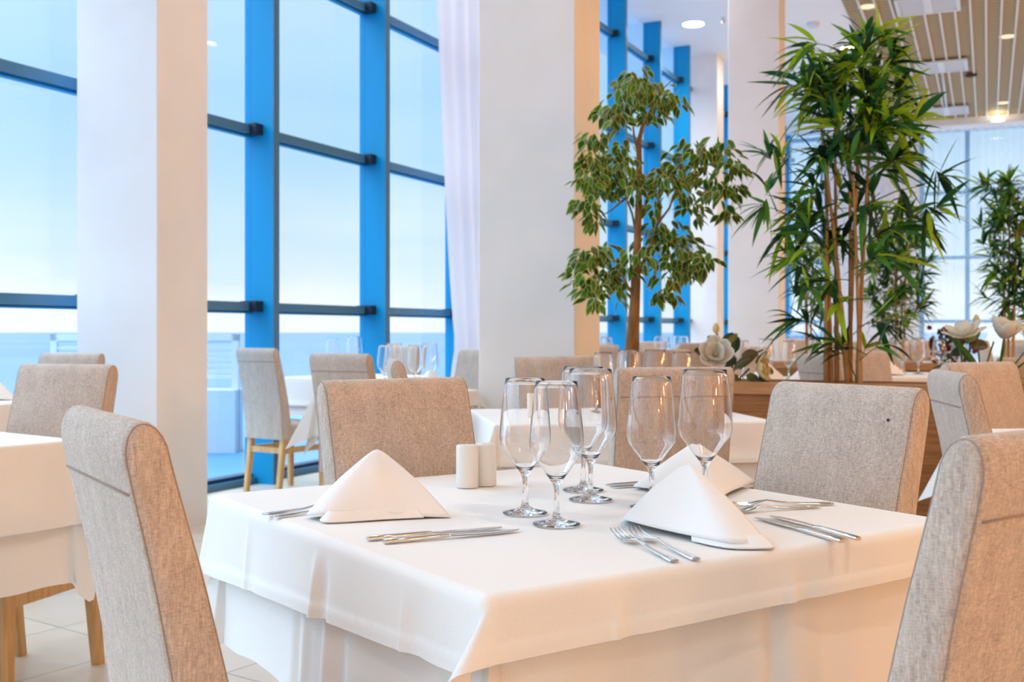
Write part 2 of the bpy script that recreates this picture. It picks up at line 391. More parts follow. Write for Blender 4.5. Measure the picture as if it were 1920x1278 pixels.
def make_chair():
    e = empty('dining_chair')
    prof, rear, front, arc = back_profile()
    bk = rounded_slab(prof, CW, .015).build('backrest', M['fabric'], e, weld=.0001, sharp=60)
    s = MB()
    n = len(prof); ins = []
    for i in range(n):
        t = (Vector(prof[(i+1) % n]) - Vector(prof[i-1])).normalized(); q = Vector((-t.y, t.x)); c = Vector((bp_y(prof[i][1]), min(prof[i][1], .89)))
        if q.dot(c-Vector(prof[i])) < 0: q = -q
        ins.append(Vector(prof[i]) + q*.0036)
    line = ins[1:-1]
    for sx in (-1, 1): s.tube([(sx*(CW/2-.0050), p.x, p.y) for p in line], .0010, 5)
    zs = .868; ys = bp_y(zs)-.0298
    s.tube([(x*(CW/2-.012), ys-.0005, zs) for x in (-1, -.5, 0, .5, 1)], .0017, 6)
    s.build('seam', M['piping'], bk)
    sp = []
    for cx, cz, a0 in ((.475, .375, -90), (.475, .435, 0), (.14, .435, 90), (.14, .375, 180)):
        for i in range(5):
            a = math.radians(a0+90*i/4); sp.append((cx+.02*math.cos(a), cz+.02*math.sin(a)))
    rounded_slab(sp, CW, .016).build('seat', M['fabric'], e, weld=.0001, sharp=60)
    for sx in (-1, 1):
        l = MB(); l.taper((sx*LX, .440, 0), (sx*LX, .440, .358), .034, .042); l.build('leg', M['oak'], e, smooth=False)
        l = MB(); l.taper((sx*LX, .045, 0), (sx*LX, .090, .366), .034, .042); l.build('leg', M['oak'], e, smooth=False)
    for sx in (-1, 1):
        l = MB(); l.box(sx*LX-.011, .09, .268, sx*LX+.011, .425, .305); l.build('stretcher', M['oak'], e, smooth=False)
    l = MB(); l.box(-LX+.012, .068, .268, LX-.012, .09, .305); l.build('stretcher', M['oak'], e, smooth=False)
    return e
chair = make_chair(); cu = [False]
def ch(x, y, deg, label, group=None):
    return place(chair, cu, (x, y, 0), math.radians(deg-90), label, 'chair', group)
GF = 'upholstered chairs around the set tables'
ch(-1.062, 1.105, 57, 'grey linen chair with its back to the camera, left of the set table', GF)
ch(-1.23, 2.158, -32.5, 'brown-lit linen chair facing the camera behind the salt and pepper shakers', GF)
ch(-.262, 2.286, 237, 'pale linen chair with a small dark spot, right of the folded napkins', GF)
dch = [o for o in COL.objects if o.name.startswith('dining_chair')][-1]
mk = MB(); mk.lathe([(0, .0006), (.0034, .0004), (.0036, 0)], 14)
mk = mk.build('stain_mark', mat('dark_plum_mark', lin(92, 52, 56), .8), dch); mk.location = (-CW/2+.052, bp_y(.893)+.0300, .893); mk.rotation_euler = (-PI/2, 0, 0)
mk['label'] = 'small dark mark'
ch(.068, 1.355, 149.5, 'brown linen chair cut off by the right frame edge, in front of the set table', GF)
ch(-.858, 3.184, 122, 'brown linen chair directly behind the two glasses beside the folded napkin', GF)
ch(-1.716, 4.40, -56, 'brown linen chair against the foot of the pillar behind the ficus', GF)
ch(-2.10, 3.685, 33, 'linen chair peeping over the brown chair behind the shakers, side on', GF)
ch(-.094, 3.176, 15, 'blue-grey linen chair turned side on behind the pale chair with the spot', GF)
ch(-.03, 4.15, -37, 'orange-lit linen chair behind the side-on blue-grey chair, under the lilies', GF)
ch(.19, 5.05, 122, 'dark grey linen chair beyond the planter at the right frame edge', GF)
ch(-2.768, 2.707, -84, 'linen chair behind the left-hand white table, its side lit orange', GF)
ch(-4.175, 4.11, -84, 'linen chair at the foot of the pillar near the windows, top just showing', GF)
ch(-4.37, 5.87, 78.5, 'blue-grey linen chair with bare oak legs standing against the blue window frame', GF)
ch(-2.90, 4.56, 83.5, 'grey linen chair with a seamed back behind the brown-lit chair', GF)
ch(-4.14, 7.42, -101.5, 'grey linen chair facing us across the window table', GF)
ch(-2.75, 5.90, -103.5, 'grey linen chair half hidden by the white pillar', GF)
ch(-.74, 5.27, 32, 'grey linen chair behind the planter beside the bamboo stems', GF)

# ------------------------------------------------------------------ tables and cloths
def make_table(name, cx, cy, deg, sx, sy, label):
    e = empty(name, (cx, cy, 0), math.radians(deg)); tag(e, label, 'table', 'dining tables under white cloths')
    t = MB(); t.box(-sx/2+.014, -sy/2+.014, .722, sx/2-.014, sy/2-.014, .745); t.build('tabletop', M['oak'], e, smooth=False)
    l = MB(); l.taper((0, 0, .03), (0, 0, .722), .085, .075); l.build('pedestal', M['tleg'], e, smooth=False)
    l = MB(); l.taper((0, 0, 0), (0, 0, .03), .26, .22); l.build('foot_plate', M['tleg'], e, smooth=False)
    return e
def smooth(t): t = max(0, min(1, t)); return t*t*(3-2*t)
def cloth_mesh(a, b, z, drops, ears=None, pleats=None, wave=.004, flare=.05, hem=.022, seed=0, res=.02, rho=.012, wob=0.0, ear=1.0):
    """square cloth: flat top, rounded brink, four hanging sides, four folded corners"""
    R = random.Random(seed); ears = ears or {}; pleats = pleats or {}
    m = MB(); nrm = [Vector((1,0,0)), Vector((0,1,0)), Vector((-1,0,0)), Vector((0,-1,0))]
    C = [Vector((a,b,z)), Vector((-a,b,z)), Vector((-a,-b,z)), Vector((a,-b,z))]
    nx = max(4, int(2*a/.04)); ny = max(4, int(2*b/.04))
    m.grid([[(-a+2*a*i/nx, -b+2*b*j/ny, z) for i in range(nx+1)] for j in range(ny+1)])
    dmax = max(max(d) if isinstance(d, tuple) else d for d in drops); nrow = max(3, int((dmax-rho*PI/2-hem)/res))
    def rs(d):
        q = rho*PI/2; o = [0] + [q*k/4 for k in (1, 2, 3, 4)]
        n = nrow; o += [q+(d-q-hem)*k/n for k in range(1, n+1)]
        return o + [d-hem+.0012, d-hem*.5, d]
    def hang(p0, h, D, r, d, extra=0.0):
        q = rho*PI/2
        if r <= q: return p0 + h*rho*math.sin(r/rho) - Vector((0,0,rho*(1-math.cos(r/rho))))
        e = .0011 if r > d-hem else 0
        return p0 + h*(rho + e + extra) - Vector((0,0,rho)) + D*(r-q)
    for s in range(4):
        p0, p1 = C[(s+3) % 4], C[s]; ln = (p1-p0).length; n = max(6, int(ln/(.005 if s in pleats else .014))); d = drops[s]; h = nrm[s]
        d0, d1 = d if isinstance(d, tuple) else (d, d)
        ph = [R.uniform(0, 6.28) for _ in range(3)]; fq = [R.uniform(5, 9), R.uniform(10, 16), R.uniform(18, 26)]
        D = Vector((0,0,-1)) + h*flare; D.normalize(); cols = []
        for i in range(n+1):
            t = i/n; dd = d0+(d1-d0)*t; edge = min(1, min(t, 1-t)*ln/.08)
            w = sum(math.sin(fq[k]*t*ln*2+ph[k])/(k+1) for k in range(3))*wave*edge
            dz = wob*math.sin(fq[0]*t*3+ph[1])*edge
            pl = [(pt, am, wd) for pt, am, wd in pleats.get(s, ())]
            col = []
            for r in rs(dd):
                f = smooth((r-rho)/.06); ex = w*f*min(1, r/.25)
                for pt, am, wd in pl:
                    u = (t-pt)*ln/wd; g = math.exp(-u*u) if am > 0 else -math.exp(-u*u)
                    ex += abs(am)*g*f*(.45+.55*min(1, r/max(dd, .01)))
                v = hang(p0.lerp(p1, t), h, D, r, dd, ex); v.z += dz*(r/dd)
                col.append(v)
            cols.append(col)
        m.grid(cols)
    for s in range(4):
        A = nrm[s]; B = nrm[(s+1) % 4]; c = C[s]
        dA = drops[s]; dA = dA[1] if isinstance(dA, tuple) else dA; dB = drops[(s+1) % 4]; dB = dB[0] if isinstance(dB, tuple) else dB
        Da = (Vector((0,0,-1)) + A*flare).normalized(); Db = (Vector((0,0,-1)) + B*flare).normalized()
        key = ears.get(s)
        if key: dirs = [(0, Da)] + [(t, Vector(v).normalized()) for t, v in key] + [(1, Db)]
        else:
            g = (A+B).normalized(); es = ear
            dirs = [(0, Da), (.25, (Vector((0,0,-1))+A*.22*es).normalized()), (.5, (Vector((0,0,-1))+g*.52*es).normalized()), (.75, (Vector((0,0,-1))+B*.22*es).normalized()), (1, Db)]
        n = 28; cols = []
        for i in range(n+1):
            t = i/n
            for (t0, d0), (t1, d1) in zip(dirs, dirs[1:]):
                if t <= t1+1e-9:
                    u = (t-t0)/(t1-t0); D = d0.lerp(d1, u).normalized(); break
            th = t*PI/2; h = (A*math.cos(th)+B*math.sin(th))
            # cloth corner is square: its hem runs straight to the tip
            d = min(dA/max(math.cos(th), 1e-4), dB/max(math.sin(th), 1e-4))
            sc = rs(max(dA, dB)); mx = sc[-1]
            cols.append([hang(c, h, D, r*d/mx if r > rho*PI/2 else r, d) for r in sc])
        m.grid(cols)
    return m
def cloth(name, cx, cy, deg, mesh, label, group):
    o = mesh.build(name, M['cloth'], weld=.0004); o.location = (cx, cy, 0); o.rotation_euler = (0, 0, math.radians(deg))
    return tag(o, label, 'tablecloth', group)
GC = 'white tablecloths'; GO = 'white overlay cloths'
# the set table
T1 = (-.707, 1.82, -32.5); A1, B1 = .480, .4525
make_table('dining_table', *T1, 2*A1-.03, 2*B1-.03, 'square table under white cloths set with glasses and napkins, nearest the camera')
und = cloth_mesh(A1-.024, B1-.024, .7465, (.272, .272, .272, .285), wave=.004, flare=.03, seed=3, wob=.006, ear=.5,
    pleats={3: ((.385, -.010, .012), (.43, .012, .012), (.475, -.010, .012), (.52, .014, .014), (.565, -.012, .016), (.2, .004, .05), (.75, -.006, .08)), 0: ((.545, -.014, .015), (.60, .016, .06), (.3, -.010, .12), (.1, .008, .05))})
cloth('tablecloth', *T1, und, 'long white under-cloth hanging below the overlay on the nearest set table', GC)
ov = cloth_mesh(A1, B1, .7490, ((.088, .082), .10, .12, (.158, .108)), wave=.002, flare=.07, seed=5, res=.012, rho=.016,
    ears={2: [(.5, (-.14, -.14, -1))], 3: [(.16, (-.03, -.12, -1)), (.36, (-.09, -.36, -1)), (.54, (-.05, -.66, -1)), (.62, (.06, -.66, -1)), (.68, (.10, -.56, -1)), (.74, (.10, -.42, -1)), (.88, (.09, -.18, -1))]},
    pleats={3: ((.22, .004, .007), (.25, -.003, .02), (.525, .009, .010), (.555, -.009, .014), (.815, .0045, .007), (.85, -.005, .03)), 0: ((.20, .0045, .006), (.23, -.003, .02), (.555, .0055, .008), (.59, -.003, .02))})
cloth('overlay_cloth', *T1, ov, 'white overlay cloth on the nearest set table with a folded front corner', GO)

def std_table(cx, cy, deg, sx, sy, where, od=.2, ud=.265, seed=1):
    od = od if isinstance(od, tuple) else (od,)*4; ud = ud if isinstance(ud, tuple) else (ud,)*4
    make_table('dining_table', cx, cy, deg, sx-.03, sy-.03, 'white-clothed dining table ' + where)
    cloth('tablecloth', cx, cy, deg, cloth_mesh(sx/2-.022, sy/2-.022, .7465, ud, seed=seed, wave=.005, res=.04, wob=.004, ear=.55), 'long white under-cloth on the table ' + where, GC)
    cloth('overlay_cloth', cx, cy, deg, cloth_mesh(sx/2, sy/2, .7490, od, seed=seed+50, wave=.003, res=.03, flare=.06), 'white overlay cloth on the table ' + where, GO)
std_table(-1.30, 3.93, 32, .98, .72, 'in front of the wooden planter, behind the wine glasses', .15, .235, 11)
std_table(-2.93, 2.06, -12.5, .84, .88, 'at the left frame edge', .25, (.415, .25, .415, .415), 12)
std_table(-4.27, 3.38, -6, .66, .90, 'by the window at the far left', .2, .265, 13)
std_table(-4.08, 6.62, -11.5, .72, .78, 'against the window beyond the oak-legged chair', .2, .265, 14)
std_table(-2.93, 5.17, -13.5, .70, .50, 'beside the white pillar with a drooping cloth corner', (.09, .09, .26, .26), (.18, .12, .265, .265), 15)
std_table(.47, 3.62, 28, .82, .82, 'at the right frame edge', .2, .265, 16)
std_table(-.19, 5.66, 32, .74, .74, 'just behind the planter, hidden by the lilies', .2, .265, 19)
std_table(-1.25, 7.30, 30, 1.0, .85, 'just beyond the planter, left of the bamboo stems', .2, .265, 17)
std_table(-.42, 8.55, 28, 1.0, .85, 'beyond the planter, right of the bamboo stems', .2, .265, 18)

# ------------------------------------------------------------------ glasses
def glass_obj(name, h, rb, rr, rf):
    """stemmed wine glass: rim radius rr, widest radius rb, foot radius rf"""
    t = .0008; zb = h*.565; zc = h*.292          # widest height, bottom of the bowl
    o = [(0, 0), (rf*.6, 0), (rf, .0012), (rf, .0026), (rf*.8, .0042), (rf*.45, .0075), (rf*.2, .013), (.0052, .020), (.0044, .035), (.0041, h*.2), (.0048, h*.262), (.0085, zc+.002)]
    for i in range(1, 7):                        # straight cone then rounded shoulder
        u = i/6; o.append((.0085+(rb*.93-.0085)*u, zc+.002+(zb-.017-zc)*u))
    for i in range(1, 6):
        a = i/5; o.append((rb*(.93+.07*math.sin(a*PI/2)), zb-.015+.017*a))
    for i in range(1, 11):
        u = i/10; o.append((rb-(rb-rr)*(u**1.35), zb+.002+(h-zb-.002)*u))
    inn = [(max(r-t, 0), z) for r, z in o[12:]][::-1]; inn = [(r, z if k else z) for k, (r, z) in enumerate(inn)]
    prof = o + [(o[-1][0]-t*.5, h+.0006)] + inn + [(.004, zc+.0075), (0, zc+.007)]
    m = MB(); m.lathe(prof, 48)
    return m.build(name, M['glass'], weld=.00002)
gl = {'small': glass_obj('wine_glass', .230, .0440, .0336, .038), 'large': glass_obj('wine_glass', .241, .0490, .0388, .040)}
gused = {'small': [False], 'large': [False]}
def glass(kind, x, y, label, group, z=.7505, sc=1.0):
    return place(gl[kind], gused[kind], (x, y, z), rnd.uniform(0, 6), label, 'wine glass', group, sc)
GG = 'wine glasses on the nearest table'
glass('small', -.725, 1.72, 'empty wine glass just right of the white shakers', GG)
glass('small', -.636, 1.639, 'empty wine glass standing nearest the camera, behind the fork tips', GG)
glass('large', -.726, 2.015, 'large empty wine glass at the back of the cluster near the dark knife', GG)
glass('large', -.672, 1.905, 'large empty wine glass in front of the one near the dark knife', GG)
glass('small', -.545, 1.868, 'smaller of the two wine glasses standing behind the tall folded napkin', GG)
glass('large', -.470, 1.955, 'larger of the two wine glasses, right of the front folded napkin tip', GG)
def glasses(pts, where, sc=1.0):
    for i, (x, y) in enumerate(pts): glass('large' if i % 2 else 'small', x, y, 'empty wine glass among those ' + where, 'wine glasses ' + where, sc=sc)
glasses([(-1.37, 4.03), (-1.255, 3.99), (-1.30, 4.13), (-1.17, 4.06), (-1.10, 4.19)], 'on the table in front of the planter')
glasses([(-4.16, 6.44), (-4.04, 6.53)], 'on the window table', 1.15)
glasses([(-3.02, 5.20), (-2.93, 5.14), (-2.90, 5.32), (-2.77, 5.25)], 'on the table beside the pillar', 1.03)
glasses([(-1.48, 7.20), (-1.34, 7.26), (-1.20, 7.30), (-1.05, 7.46)], 'on the table left of the bamboo stems', 1.1)
glasses([(-.58, 8.50), (-.47, 8.55), (-.33, 8.58), (-.20, 8.7)], 'on the table right of the bamboo stems', 1.1)

# ------------------------------------------------------------------ napkins
def napkin(base, back, apex, label, group, lip=None, bulge=.008):
    """standing folded napkin: a cone of cloth from the base curve up to the apex"""
    def cr(p, t):
        n = len(p)-1; f = t*n; i = min(int(f), n-1); u = f-i
        P = [Vector(p[max(i-1,0)]), Vector(p[i]), Vector(p[i+1]), Vector(p[min(i+2,n)])]
        return .5*((2*P[1]) + (P[2]-P[0])*u + (2*P[0]-5*P[1]+4*P[2]-P[3])*u*u + (3*P[1]-P[0]-3*P[2]+P[3])*u**3)
    ap = Vector(apex); m = MB()
    cen = sum((Vector(p) for p in base), Vector())/len(base)
    def sheet(pts, n, off, lift, bul, top=1.0):
        rows = []
        for i in range(n+1):
            q = cr(pts, i/n); out = (q-cen); out.z = 0
            if out.length > 1e-6: out.normalize()
            col = []
            for j in range(19):
                t = j/18*top; tt = t
                v = q.lerp(ap, tt); v += out*(off*(1-tt)**.6 + bul*math.sin(PI*min(1, tt*1.02)))
                if t > .9: v = v.lerp(Vector((ap.x, ap.y, v.z)), 0) ; v.z -= .010*((t-.9)/.1)**2*.5
                v.z += lift*(1-tt)
                col.append(v)
            rows.append(col)
        m.grid(rows)
    sheet(base, 36, 0, .0, bulge); sheet(back, 14, 0, 0, 0)
    if lip: sheet(lip, 20, .0, 0, .0, top=.13)
    o = m.build('napkin', M['napkin'], weld=.0003)
    s = o.modifiers.new('thickness', 'SOLIDIFY'); s.thickness = .0028; s.offset = -1
    o.location = (0, 0, .7512)
    return tag(o, label, 'napkin', group)
GN = 'folded napkins on the nearest table'
napkin([(-1.010, 1.600, 0), (-1.045, 1.540, .004), (-.995, 1.515, .012), (-.925, 1.560, .010), (-.870, 1.600, .004), (-.822, 1.632, .0)], [(-.822, 1.632, 0), (-.90, 1.70, 0), (-1.010, 1.600, 0)], (-.9635, 1.631, .112),
       'cream-lit folded napkin standing left of the white shakers', GN, lip=[(-1.0, 1.512, 0), (-.975, 1.505, 0), (-.90, 1.575, 0), (-.86, 1.607, 0)])
napkin([(-.535, 1.755, 0), (-.549, 1.718, .003), (-.522, 1.655, .012), (-.447, 1.615, .008), (-.345, 1.555, .010), (-.288, 1.590, .004)], [(-.288, 1.590, 0), (-.40, 1.76, 0), (-.535, 1.755, 0)], (-.436, 1.697, .1045),
       'white folded napkin standing in front of the wine glass pair, with a rolled right edge', GN, lip=[(-.40, 1.585, 0), (-.34, 1.553, 0), (-.284, 1.575, 0), (-.288, 1.60, 0)])
napkin([(-.64, 2.10, 0), (-.634, 2.066, .004), (-.548, 2.03, .006), (-.463, 1.999, .004), (-.447, 2.09, .006), (-.435, 2.235, .004)], [(-.435, 2.235, 0), (-.54, 2.26, 0), (-.64, 2.10, 0)], (-.548, 2.190, .083),
       'folded napkin at the back right of the table, in front of the pale chair', GN, bulge=.004)
def small_napkin(x, y, deg, label, group, s=1.0):
    c, q = math.cos(math.radians(deg)), math.sin(math.radians(deg))
    T = lambda u, v, z: (x+s*(c*u-q*v), y+s*(q*u+c*v), z*s)
    o = napkin([T(-.12, .02, 0), T(-.122, -.01, 0), T(0, -.06, .01), T(.122, -.01, 0), T(.12, .02, 0)], [T(.12, .02, 0), T(0, .09, 0), T(-.12, .02, 0)], T(0, .01, .118), label, group, bulge=.004)
    return o
small_napkin(-2.64, 5.00, 10, 'folded napkin on the table beside the pillar', 'napkins on other tables')
small_napkin(-4.18, 3.62, 20, 'folded napkin on the far left window table', 'napkins on other tables')
small_napkin(-1.28, 6.98, 22, 'left folded napkin on the table left of the bamboo stems', 'napkins on other tables')
small_napkin(-1.05, 7.12, 22, 'folded napkin nearer the bamboo stems on the table beyond the planter', 'napkins on other tables')
small_napkin(-.66, 8.25, 22, 'folded napkin on the table right of the bamboo stems', 'napkins on other tables')

# ------------------------------------------------------------------ shakers
def shaker():
    m = MB(); rows = []; n = 28
    for z, s in ((0, .94), (.002, 1), (.05, 1), (.080, 1), (.0835, .97), (.0848, .9), (.0852, .6)):
        rows.append([(.0222*s*math.cos(a), .0175*s*math.sin(a), z) for a in (2*PI*k/n for k in range(n))])
    b = m.grid(rows, close_u=True); m.cap(b, n, 0, True); m.cap(b+6*n, n)
    o = m.build('shaker', M['ceramic'], weld=.0001, sharp=50)
    h = MB()
    for a in (0, 1, 2): h.lathe([(0, .0), (.0011, .0), (.0011, .0006), (0, .0006)], 6, (.006*(a-1), 0, .0850))
    h.build('pour_hole', M['soil'], o); return o
shk = shaker(); su = [False]
place(shk, su, (-.952, 1.962, .7505), math.radians(24), 'white ceramic shaker nearer the standing napkin', 'shaker', 'salt and pepper shakers')
place(shk, su, (-.930, 2.002, .7505), math.radians(40), 'white ceramic shaker behind and right of its twin', 'shaker', 'salt and pepper shakers')
place(shk, su, (-1.526, 3.70, .7505), math.radians(60), 'white ceramic shaker on the table in front of the planter', 'shaker', 'salt and pepper shakers')
place(shk, su, (-.90, 7.36, .7505), 0, 'white ceramic shaker on the table beyond the planter', 'shaker', 'salt and pepper shakers', 1.25)

# ------------------------------------------------------------------ cutlery
def bar(m, secs, n=10):
    """loft along +X: (x, y, z, half width, half thickness)"""
    rows = []
    for x, y, z, w, t in secs:
        rows.append([(x, y+w*math.copysign(abs(math.cos(a))**.7, math.cos(a)), z+t*math.copysign(abs(math.sin(a))**.8, math.sin(a))) for a in (2*PI*k/n for k in range(n))])
    b = m.grid(rows, close_u=True); m.cap(b, n, 0, True); m.cap(b+(len(rows)-1)*n, n)
def make_fork():   # handle end at the origin, tines towards +X, length .205
    m = MB()
    bar(m, [(0, 0, .0030, .0062, .0016), (.003, 0, .0030, .0076, .0022), (.03, 0, .0032, .0066, .0022), (.08, 0, .0040, .0042, .0020), (.105, 0, .0072, .0033, .0019), (.120, 0, .0096, .0036, .0016), (.128, 0, .0090, .0070, .0012), (.136, 0, .0068, .0112, .0010), (.148, 0, .0042, .0126, .0009), (.156, 0, .0034, .0126, .0009)])
    for k in range(4):
        y = -.0108+.0072*k; yt = -.0096+.0064*k
        bar(m, [(.152, y, .0036, .0018, .0009), (.170, y, .0036, .0017, .0010), (.188, (y+yt)/2, .0066, .0014, .0009), (.202, yt, .0118, .0009, .0007), (.205, yt, .0130, .0004, .0004)], 6)
    return m.build('fork', M['steel'], sharp=50)
def make_knife():  # handle end at the origin, blade towards +X, length .225
    m = MB()
    bar(m, [(0, 0, .0036, .0050, .0026), (.003, 0, .0036, .0064, .0036), (.04, 0, .0038, .0062, .0036), (.085, 0, .0040, .0052, .0034), (.100, 0, .0040, .0046, .0030), (.105, 0, .0040, .0052, .0014), (.112, -.001, .0038, .0072, .0010), (.15, -.0015, .0034, .0092, .0010), (.185, -.001, .003, .0094, .0009), (.208, .001, .0028, .0076, .0008), (.220, .0035, .0026, .0042, .0007), (.225, .0055, .0026, .0010, .0004)])
    return m.build('knife', M['steel'], sharp=50)
frk = make_fork(); kn = make_knife(); fu = [False]; ku = [False]
def cut(proto, used, hx, hy, tx, ty, label, cat, group):
    o = place(proto, used, (hx, hy, .7500), math.atan2(ty-hy, tx-hx), label, cat, group); return o
GK = 'knives on the nearest table'; GFk = 'forks on the nearest table'
cut(kn, ku, -.846, 1.402, -.702, 1.570, 'knife lying behind its twin in front of the cream-lit napkin', 'knife', GK)
cut(kn, ku, -.812, 1.392, -.667, 1.563, 'knife nearest the table edge in front of the cream-lit napkin', 'knife', GK)
cut(frk, fu, -.386, 1.433, -.520, 1.588, 'fork nearest the table edge, left of the front napkin', 'fork', GFk)
cut(frk, fu, -.362, 1.456, -.500, 1.610, 'fork beside the front napkin, behind its twin', 'fork', GFk)
cut(kn, ku, -.196, 1.663, -.351, 1.825, 'knife right of the front napkin, nearer the table edge', 'knife', GK)
cut(kn, ku, -.176, 1.690, -.331, 1.852, 'knife right of the front napkin, nearer the pale chair', 'knife', GK)
cut(frk, fu, -.255, 2.025, -.440, 1.935, 'fork with its handle toward the pale chair, farther of two', 'fork', GFk)
cut(frk, fu, -.275, 1.985, -.425, 1.845, 'fork with its handle toward the pale chair, nearer of two', 'fork', GFk)
cut(frk, fu, -1.118, 1.520, -1.040, 1.71, 'fork behind the cream-lit napkin, handle showing at left', 'fork', GFk)
cut(frk, fu, -1.092, 1.512, -1.005, 1.695, 'fork beside its twin, half under the cream-lit napkin', 'fork', GFk)
cut(kn, ku, -.545, 2.25, -.72, 2.088, 'knife reflecting blue beside the back napkin, farther of two', 'knife', GK)
cut(kn, ku, -.525, 2.22, -.70, 2.060, 'knife reflecting blue beside the back napkin, nearer of two', 'knife', GK)

# ------------------------------------------------------------------ planters
def planter(name, x0, y0, x1, y1, z, label):
    e = empty(name, ((x0+x1)/2, (y0+y1)/2, 0)); w, d = (x1-x0)/2, (y1-y0)/2
    b = MB(); b.box(-w, -d, 0, w, -d+.025, z-.05); b.box(-w, d-.025, 0, w, d, z-.05); b.box(-w, -d+.025, 0, -w+.025, d-.025, z-.05); b.box(w-.025, -d+.025, 0, w, d-.025, z-.05); b.build('box', M['wood'], e, smooth=False)
    b = MB(); b.box(-w-.015, -d-.015, z-.05, w+.015, -d+.035, z); b.box(-w-.015, d-.035, z-.05, w+.015, d+.015, z); b.box(-w-.015, -d+.035, z-.05, -w+.035, d-.035, z); b.box(w-.035, -d+.035, z-.05, w+.015, d-.035, z); b.build('rim', M['rim'], e, smooth=False)
    b = MB(); b.box(-w+.026, -d+.026, .1, w-.026, d-.026, z-.07); b.build('soil', M['soil'], e, smooth=False)
    tag(e, label, 'planter'); return e
planter('trough_planter', -1.72, 4.62, .75, 4.92, .85, 'long walnut trough planter holding the ficus, bamboo and flowers')
planter('trough_planter', -1.9, 9.5, 1.0, 9.85, .80, 'distant walnut trough planter behind the far tables')

# ------------------------------------------------------------------ plants
ACR = Vector((math.cos(YAW), math.sin(YAW), 0)); DEP = Vector((-math.sin(YAW), math.cos(YAW), 0))
def rvec(R, s=1): return Vector((R.gauss(0, s), R.gauss(0, s), R.gauss(0, s)))
def ficus_leaf(m, p, d, n, ln, wd, mi):
    d = d.normalized(); sd = d.cross(n).normalized(); n = sd.cross(d)
    out = [(0, 0), (.20, .74), (.44, 1), (.74, .56), (1.0, 0), (.74, -.56), (.44, -1), (.20, -.74)]
    P = []; Q = []
    for u, v in out:
        c = -.22*abs(v)*wd*.0 + .18*ln*(u-.5)**2*-1
        P.append(p + d*ln*u + sd*wd*.5*v + n*(c + .10*wd*abs(v)))
        Q.append(p + d*ln*(.5+(u-.5)*.88) + sd*wd*.5*v*.80 + n*(c+.080*wd*abs(v)))
    b = len(m.v); m.v.extend([tuple(q) for q in P+Q])
    for i in range(8):
        j = (i+1) % 8; m.f.append((b+i, b+j, b+8+j, b+8+i)); m.m.append(1)
    m.f.append(tuple(b+8+i for i in range(8))); m.m.append(mi)
